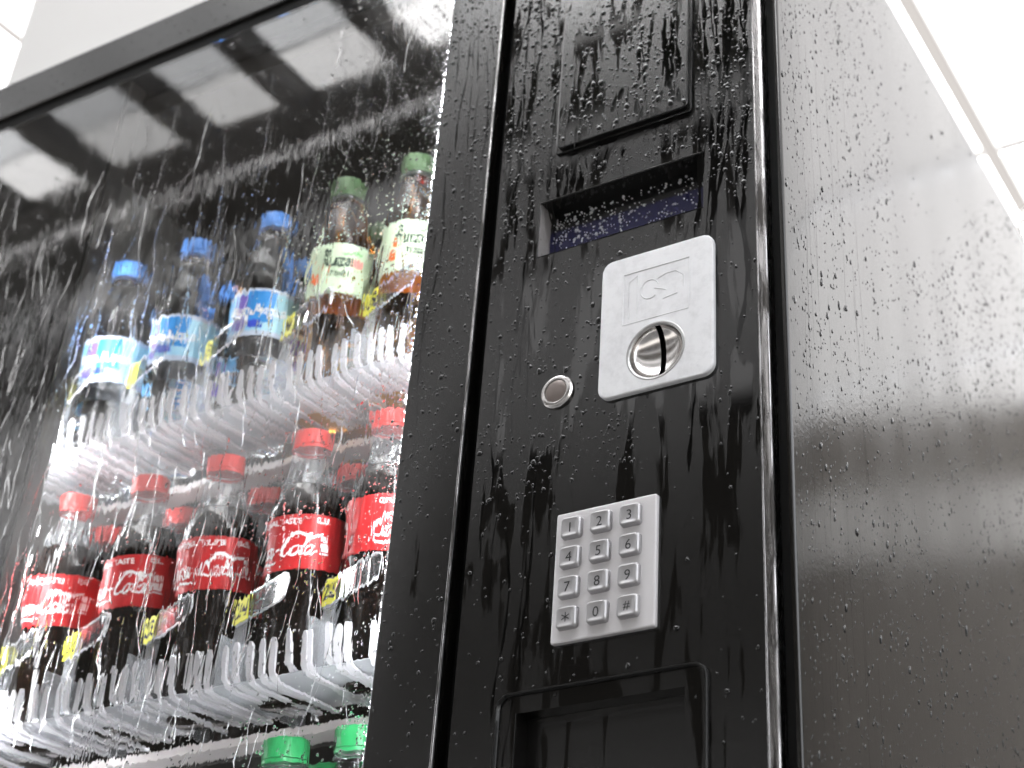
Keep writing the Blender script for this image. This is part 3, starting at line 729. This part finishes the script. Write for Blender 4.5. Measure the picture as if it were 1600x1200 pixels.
# still water
b = MB(); P = [(.018, 0), (.026, .001), (.0300, .006)]
for k_ in range(6): P += [(.0312, .010 + k_ * .0145), (.0312, .018 + k_ * .0145), (.0298, .0205 + k_ * .0145), (.0298, .0225 + k_ * .0145)]
P += [(.0312, .0965), (.0308, .099), (.0308, .148), (.0313, .150), (.0311, .160), (.0303, .166), (.0296, .168), (.0300, .170), (.0282, .179), (.0250, .190), (.0215, .199), (.0180, .207), (.0155, .213), (.0143, .218), (.0140, .2225)]
b.lathe(P, NL, cap0=True, cap1=True); WBODY = b.mesh('bottle_body', M['bwater'], 40)
b = MB(); b.lathe([(.0141, .2226), (.0162, .2235), (.0162, .225), (.0141, .226), (.0141, .24)], NL); WNECK = b.mesh('bottle_neck', M['pet'], 50)
WCAP = capmesh(.0158, .2262, .2435, M['bluecap'])
def water_label(ang):
    b = MB(); Rl = .0316; z0, z1 = .0985, .1482
    b.lathe([(Rl - .0006, z0 + .0001), (Rl - .0006, z1 - .0001)], 64, mi=6)
    b.lathe([(Rl - .0006, z0), (Rl, z0 + .0003), (Rl, z0 + .0050)], 64, mi=1); b.lathe([(Rl, z0 + .0050), (Rl, z1 - .0050)], 64, mi=0); b.lathe([(Rl, z1 - .0050), (Rl, z1 - .0003), (Rl - .0006, z1)], 64, mi=1)
    mid = (z0 + z1) / 2
    def patch(a0, a1, za, zb, mi, lift, skew=0.0):
        n = 8; vs = []; fs = []
        for i in range(n + 1):
            t = a0 + (a1 - a0) * i / n
            for z, s_ in ((za, 0), (zb, skew)): vs.append(((Rl + lift) * math.cos(t + s_), (Rl + lift) * math.sin(t + s_), z))
        for i in range(n): fs.append((2 * i, 2 * i + 2, 2 * i + 3, 2 * i + 1))
        b.add(vs, fs, mi)
    for k_ in (0, 1):
        a = ang + k_ * math.pi
        patch(a - 1.05, a - .62, z0 + .006, z1 - .006, 4, .00015, .1); patch(a - .60, a + .22, z0 + .014, z1 - .003, 2, .0002, .05); patch(a - .55, a - .16, z0 + .008, z0 + .0158, 3, .0003)
        wrap(b, text2d('BonAqua', .0150, 0.0, .022), Rl, mid, a - .28, 5, .0006)
    return b.mesh('label', [M['skylabel'], M['silverband'], M['midblue'], M['deepblue'], M['purple'], M['white'], M['labelback']], 40)
def water(x, y, z, deg, ang, label, group):
    r = empty('water_bottle', (x, y, z)); lean(r, deg)
    link('bottle_body', WBODY, r); link('bottle_neck', WNECK, r); link('cap', WCAP, r); link('label', water_label(ang), r)
    return tag(r, label, 'water bottle', group)
WX = [-.7661, -.6767, -.5776]
wl = ['blue-capped water bottle beside the yellow 12 tag, lowest of three in the picture', 'blue-capped water bottle beside the yellow 13 tag, middle of three', 'blue-capped water bottle left of the yellow 14 tag, nearest the tea']
for i in range(3): water(WX[i], .1155, 1.3785, 4.0 + rng.normal() * .4, fa_(WX[i]) + [-.15, -.25, .0][i], wl[i], 'water bottles in front')
wr = ['rear water bottle with its blue cap between the first two front waters', 'rear water bottle with its blue cap between the second and third front waters', 'rear water bottle with its blue cap between third water and tea']
for i, x in enumerate((-.7830, -.6870, -.5915)): water(x, .185, 1.3690, 4, fa_(x) + .5, wr[i], 'water bottles behind')

# iced tea
b = MB(); b.lathe([(.017, 0), (.0235, .001), (.0268, .006), (.0276, .02), (.0276, .050), (.0262, .056), (.0262, .060), (.0276, .066), (.0278, .110), (.0272, .1185), (.0268, .172), (.0262, .180), (.0245, .190), (.0215, .202), (.0185, .212), (.0165, .220), (.0152, .228)], NL, cap0=True, cap1=True); TBODY = b.mesh('bottle_body', M['tea'], 40)
b = MB(); b.lathe([(.0153, .2281), (.0172, .229), (.0172, .231), (.0148, .232), (.0148, .25)], NL); TNECK = b.mesh('bottle_neck', M['pet'], 50)
TCAP = capmesh(.0166, .2325, .2530, M['palecap'])
def tea_label(ang):
    b = MB(); Rl = .0280; z0, z1 = .1195, .1715; mid = (z0 + z1) / 2
    b.lathe([(Rl - .0006, z0), (Rl, z0 + .0003), (Rl, z1 - .0003), (Rl - .0006, z1)], 64)
    disk = lambda rx, rz, cx, cz, n=14: ([(cx + rx * math.cos(2 * math.pi * i / n), cz + rz * math.sin(2 * math.pi * i / n)) for i in range(n)], [tuple(range(n))])
    for k_ in (0, 1):
        a = ang + k_ * math.pi
        wrap(b, text2d('fuze', .0190, .15, .02), Rl, mid + .008, a - .12, 1, .0006); wrap(b, text2d('tea', .0120, .15, .015), Rl, mid - .006, a - .02, 1, .0006)
        wrap(b, disk(.0052, .0060, .0, -.010), Rl, mid, a - .80, 2, .0004); wrap(b, disk(.0030, .0050, .0, .002), Rl, mid, a - .66, 2, .0005); wrap(b, disk(.0046, .0048, 0, .006), Rl, mid, a + .55, 3, .0004)
        wrap(b, disk(.0060, .0022, 0, .0165), Rl, mid, a + .50, 4, .0004); wrap(b, disk(.0030, .0020, 0, .0180), Rl, mid, a - .5, 1, .0004); wrap(b, disk(.0042, .0015, 0, .0145), Rl, mid, a + .15, 4, .0004)
    return b.mesh('label', [M['palegreen'], M['darkgreen'], M['orange'], M['pink'], M['leafgreen']], 40)
def tea(x, y, z, deg, ang, label, group):
    r = empty('iced_tea_bottle', (x, y, z)); lean(r, deg)
    link('bottle_body', TBODY, r); link('bottle_neck', TNECK, r); link('cap', TCAP, r); link('label', tea_label(ang), r)
    return tag(r, label, 'tea bottle', group)
tea(-.4890, .1155, 1.3785, 4.2, fa_(-.489) - .05, 'amber iced tea bottle with pale green label between the 14 and 15 tags', 'iced tea bottles')
tea(-.4080, .1155, 1.3785, 4.0, fa_(-.408) + .1, 'amber iced tea bottle right of the 15 tag, cut off by the black column', 'iced tea bottles')
tea(-.4940, .180, 1.3690, 4.0, fa_(-.494) + 1, 'rear iced tea bottle hidden behind the first amber tea', 'iced tea bottles')

# lemonade, lowest shelf
b = MB(); b.lathe([(.02, 0), (.028, .002), (.0315, .01), (.0320, .05), (.0320, .150), (.030, .162), (.0255, .175), (.0200, .190), (.0162, .202), (.0150, .208)], NL, cap0=True, cap1=True); LBODY = b.mesh('bottle_body', M['bwater'], 50)
b = MB(); b.lathe([(.0151, .2081), (.0180, .2095), (.0180, .2115), (.0152, .2125), (.0152, .228)], NL); LNECK = b.mesh('bottle_neck', M['pet'], 50)
LCAP = capmesh(.0172, .2135, .2325, M['greencap'], 48)
def lemonade(x, y, label):
    r = empty('lemonade_bottle', (x, y, .8595)); lean(r, 6)
    link('bottle_body', LBODY, r); link('bottle_neck', LNECK, r); link('cap', LCAP, r)
    tag(r, label, 'lemonade bottle', 'green-capped bottles at the bottom edge')
lemonade(-.4570, .112, 'clear bottle with bright green cap at the bottom edge, whole cap showing')
lemonade(-.3880, .112, 'clear bottle with bright green cap against the black column')
lemonade(-.4700, .180, 'rear green-capped bottle, only the cap top rising at the bottom edge')

# ------------------------------------------------------------------ rain: drops and rivulets as real water
class Rain:
    """gathers lens-shaped drops and rounded runs on a plane given by origin, u, v and outward normal n"""
    def __init__(s, fn): s.fn = fn; s.V = []; s.F = []; s.cnt = 0
    def drop(s, u, v, r, asp=1.0, h=.38, lod=1, skew=0.0):
        n = 10 if lod else 6
        rings = ((1.0, 0.0), (.93, .45), (.62, .86)) if lod else ((1.0, 0.0), (.75, .70))
        ph = rng.uniform(0, 6.28, 3); wob = 1 + (.13 if lod else .1) * (np.sin(np.arange(n) * 2 * 2 * np.pi / n + ph[0]) + .7 * np.sin(3 * np.arange(n) * 2 * np.pi / n + ph[1]))
        a = np.arange(n) * 2 * np.pi / n; o = s.cnt
        for q, hh in rings:
            x = np.cos(a) * wob * q * r; y = np.sin(a) * wob * q * r * asp - (1 - q) * r * asp * .25
            for i in range(n): s.V.append(s.fn(u + x[i] + skew * y[i], v + y[i], hh * h * r))
        s.V.append(s.fn(u - skew * r * asp * .2, v - r * asp * .22, h * r)); m = len(rings)
        for k in range(m - 1):
            for i in range(n):
                j = (i + 1) % n; s.F.append((o + k * n + i, o + k * n + j, o + (k + 1) * n + j, o + (k + 1) * n + i))
        for i in range(n): s.F.append((o + (m - 1) * n + i, o + (m - 1) * n + (i + 1) % n, o + m * n))
        s.cnt += m * n + 1
    def run(s, u, v, length, wd, h=.3, wander=.35, step=.004, taper=True, drift=0.0, bead=True):
        n = max(3, int(length / step)); x = u; sl = drift; o = s.cnt; wv = rng.uniform(0, 6.28)
        for i in range(n + 1):
            sl = sl * .86 + drift * .14 + rng.normal() * wander * .3; x += np.clip(sl, -1.1, 1.1) * step; z = v - i * step
            ww = wd * (.75 + .35 * math.sin(i * .55 + wv) + rng.normal() * .08); t = i / n
            if taper: ww *= min(1, t * 5 + .15) * (1 if not bead else 1)
            if t > .985: ww *= .55
            if x < s.lim[0] + wd or x > s.lim[1] - wd: x = min(max(x, s.lim[0] + wd), s.lim[1] - wd); sl = 0
            for q, hh in (((-1, 0), (-.62, .8), (0, 1), (.62, .8), (1, 0)) if h > .09 else ((-1, 0), (-.78, .96), (0, 1), (.78, .96), (1, 0))): s.V.append(s.fn(x + q * ww / 2, z, hh * h * ww / 2))
        for i in range(n):
            for k in range(4): b0 = o + i * 5 + k; s.F.append((b0, b0 + 1, b0 + 6, b0 + 5))
        s.cnt += (n + 1) * 5
        if bead: s.drop(x, v - length, wd * .75, 1.5, .42)
    def trail(s, u, v, length, r, wander=.12):
        x = u; z = v; sl = 0
        while z > v - length:
            q = r * (.45 + .8 * rng.random() ** 2); s.drop(x, z, q, zr(1.3, 3.2), zr(.35, .6), 1 if q > .0008 else 0, zr(-.15, .15))
            st = q * zr(2.0, 5.0); sl = sl * .8 + rng.normal() * wander; x += sl * st; z -= st
    def build(s, name, label, cat='water', mat='water'):
        me = bpy.data.meshes.new(name); me.from_pydata(s.V, [], s.F); me.materials.append(M[mat])
        me.polygons.foreach_set('use_smooth', [True] * len(me.polygons)); me.update()
        return tag(link(name, me), label, cat, kind='stuff')
E0 = .00004
zr = lambda a, b: rng.uniform(a, b)
PATHSAFE = [(DX0 - .002, DX1 + .002, DZ0 - .002, DZ1 + .003), (-.143, -.051, 1.256, 1.373), (-.19, -.162, 1.262, 1.289), (KX0 - .002, KX1 + .002, KZ0 - .002, KZ1 + .002), (CX0 - .002, CX1 + .002, .8, CZ1 + .002), (-.1912, -.0708, 1.489, 1.64)]
def free(x, z, m=.0): return not any(a - m < x < b_ + m and c - m < z < d + m for a, b_, c, d in PATHSAFE)
def clump(x, z, f, ph): return .5 + .5 * math.sin(x * f + ph + 2.1 * math.sin(z * f * .7 + ph)) * math.sin(z * f * .9 - ph + 1.7 * math.sin(x * f * .8))

# black column and mullion
rc = Rain(lambda u, v, h: (u, -E0 - .00006 - h, v)); rc.lim = (-.2415, -.022)
rcf = Rain(lambda u, v, h: (u, -.00003 - h, v)); rcf.lim = rc.lim
n = 0
while n < 4300:
    x = zr(-.241, -.0225); z = 1.80 - 1.0 * rng.random() ** 1.15
    dens = (1.0 if z > 1.42 else .5 if z > 1.2 else .11) * (.35 + .65 * clump(x, z, 55, 1.0))
    if x > -.11 and z < 1.40: dens *= .35
    if rng.random() > dens or not free(x, z, .001): continue
    r = min(.0021, .00046 * math.exp(abs(rng.normal()) * .58)); rc.drop(x, z, r * (1.2 if z > 1.5 else 1.0), zr(.95, 1.35), zr(.42, .68), 1 if r > .0008 else 0); n += 1
for k_ in range(26): rcf.run(zr(-.068, -.024), zr(1.45, 1.80), zr(.06, .30), zr(.0012, .0050), .008, .16, .004, bead=False)
for k_ in range(12): rcf.run(zr(-.24, -.192), zr(1.45, 1.80), zr(.06, .28), zr(.0010, .0036), .008, .18, .004, bead=False)
for k_ in range(26): rcf.run(zr(-.236, -.05), zr(1.452, 1.486), zr(.01, .030), zr(.0014, .005), .008, .22, .003, bead=False)
for k_ in range(12):
    x = zr(-.236, -.19); rcf.run(x, zr(1.15, 1.40), zr(.05, .16), zr(.0008, .0022), .008, .15, .004, bead=False)
rc.build('raindrops', 'raindrops on the black control column', mat='bead')
rcf.build('water_runs', 'dark wandering water runs down the black control column', mat='film')
rm = Rain(lambda u, v, h: (u, -E0 - .00006 - h, v)); rm.lim = (-.3095, -.2575)
rmf = Rain(lambda u, v, h: (u, -.00003 - h, v)); rmf.lim = rm.lim
n = 0
while n < 1500:
    x = zr(-.309, -.2585); z = 1.85 - 1.05 * rng.random() ** 1.1
    if rng.random() > (1.0 if z > 1.4 else .5 if z > 1.2 else .2) * (.3 + .7 * clump(x, z, 60, 2.0)): continue
    r = min(.0018, .00046 * math.exp(abs(rng.normal()) * .55)); rm.drop(x, z, r, zr(.95, 1.35), zr(.42, .68), 1 if r > .0008 else 0); n += 1
for k_ in range(10): rmf.run(zr(-.306, -.262), zr(1.4, 1.8), zr(.06, .25), zr(.0007, .0014), .012, .12, .004, bead=False)
for k_ in range(420):
    x = zr(XL + .02, -.32); z = zr(1.809, 1.855); r = min(.0016, .0004 * math.exp(abs(rng.normal()) * .6)); rm.drop(x, z, r, zr(.95, 1.3), .4, 0)
rm.build('raindrops', 'raindrops on the black frame around the window', mat='bead')
rmf.build('water_runs', 'thin dark water runs on the black strip beside the window', mat='film')
# on the banknote cover
rb = Rain(lambda u, v, h: (u, -.0067 - h, v)); rb.lim = (-.185, -.0745)
rbf = Rain(lambda u, v, h: (u, -.00663 - h, v)); rbf.lim = rb.lim
n = 0
while n < 640:
    x = zr(-.185, -.0745); z = zr(1.4945, 1.634)
    if rng.random() > .35 + .65 * clump(x, z, 60, .4): continue
    r = min(.0026, .00055 * math.exp(abs(rng.normal()) * .64)); rb.drop(x, z, r, zr(.95, 1.3), zr(.36, .6), 1 if r > .0008 else 0); n += 1
for k_ in range(11): rbf.run(-.082 - .012 * abs(rng.normal()) * 1.4, zr(1.55, 1.615), zr(.04, .075), zr(.0014, .0046), .008, .22, .003, bead=False)
for k_ in range(16): rbf.run(zr(-.18, -.078), zr(1.505, 1.535), zr(.010, .024), zr(.0014, .0045), .008, .25, .003, bead=False)
rb.build('raindrops', 'raindrops on the raised banknote cover', mat='bead')
rbf.build('water_runs', 'dark water runs on the raised banknote cover', mat='film')
# on the display window
rd = Rain(lambda u, v, h: (u, DY - .00092 - h, v)); rd.lim = (DX0, DX1)
n = 0
while n < 330:
    x = DX0 + .003 + (DX1 - DX0 - .006) * rng.random() ** 1.25; z = zr(DZ0 + .012, DZ1 - .004)
    if rng.random() > .25 + .75 * clump(x, z, 190, .9): continue
    r = min(.0016, .00045 * math.exp(abs(rng.normal()) * .5)); rd.drop(x, z, r, zr(.9, 1.3), .85, 0); n += 1
rd.build('raindrops', 'tiny raindrops on the recessed blue display', mat='mist')
# a few beads on the coin plate
rp = Rain(lambda u, v, h: (u, PT - .00003 - h, v)); rp.lim = (-.14, -.054)
n = 0
while n < 70:
    x = zr(-.139, -.055); z = 1.261 + .108 * rng.random() ** 1.5
    if math.hypot(x - HX, z - HZ) < .0245 or (x < -.133 and z > 1.362) or (x > -.06 and (z > 1.362 or z < 1.266)) or (x < -.133 and z < 1.266): continue
    rp.drop(x, z, zr(.0003, .0010), zr(1, 1.5), .4, 0); n += 1
rp.build('raindrops', 'a few small raindrops on the silver coin plate')
# side panel
rs = Rain(lambda u, v, h: (E0 + .00004 + h, u, v)); rs.lim = (.006, .86)
rsf = Rain(lambda u, v, h: (.00003 + h, u, v)); rsf.lim = rs.lim
n = 0
while n < 6000:
    y = .006 + .75 * rng.random() ** 1.25; z = zr(.95, 1.80)
    if y > .25 and z > 1.25 + .9 * y and rng.random() > .12: continue
    if rng.random() > .25 + .75 * clump(y, z, 38, .2): continue
    r = min(.0021, .00046 * math.exp(abs(rng.normal()) * .56)); rs.drop(y, z, r * .85, zr(1.2, 2.6), zr(.35, .55), 1 if r > .0009 else 0, .1); n += 1
for k_ in range(40): rsf.run(.006 + .14 * rng.random() ** 1.3, zr(1.05, 1.78), zr(.03, .20), zr(.0006, .0012), .05, .08, .005, bead=False)
for k_ in range(16): rsf.run(zr(.08, .7), zr(1.2, 1.6), zr(.02, .14), zr(.0006, .0010), .05, .05, .005, bead=False)
rs.build('raindrops', 'raindrops on the glossy black side of the machine', mat='bead')
rsf.build('water_runs', 'thin dark water trails down the front of the machine side', mat='film')
# window
rg = Rain(lambda u, v, h: (u, .003 - E0 - h, v)); rg.lim = (-.954, -.3125)
n = 0
while n < 5200:
    x = -.312 - .62 * rng.random() ** 1.9; z = zr(1.02, 1.785)
    dens = 1.0 if (x > -.44 and z > 1.30) else .55 if x > -.46 else .30
    if rng.random() > dens * (.3 + .7 * clump(x, z, 45, 3.0)): continue
    r = min(.0020, .00048 * math.exp(abs(rng.normal()) * .5)); rg.drop(x, z, r, zr(.95, 1.4), zr(.4, .6), 1 if r > .0008 else 0); n += 1
for k_ in range(72):
    x = zr(-.94, -.33); z = zr(1.15, 1.74); 
    if z > 1.62 and rng.random() < .5: continue
    rg.run(x, z, zr(.02, .08), zr(.0005, .0014), zr(.05, .13), .30, .003, bead=rng.random() > .5)
    rg.trail(zr(-.94, -.33), zr(1.15, 1.72), zr(.03, .16), zr(.0006, .0011))
for k_ in range(46):
    rg.run(-.94 + .14 * abs(rng.normal()), zr(1.25, 1.70), zr(.02, .09), zr(.0005, .0014), zr(.06, .14), .30, .003)
    rg.trail(-.94 + .14 * abs(rng.normal()), zr(1.25, 1.72), zr(.04, .2), zr(.0006, .0012))
for k_ in range(240):
    rg.run(zr(-.80, -.33), zr(1.06, 1.47), zr(.006, .045), zr(.0005, .0014), zr(.10, .28), .42, .0022, bead=rng.random() > .4)
rg.build('raindrops', 'raindrops and wandering water runs on the window glass')
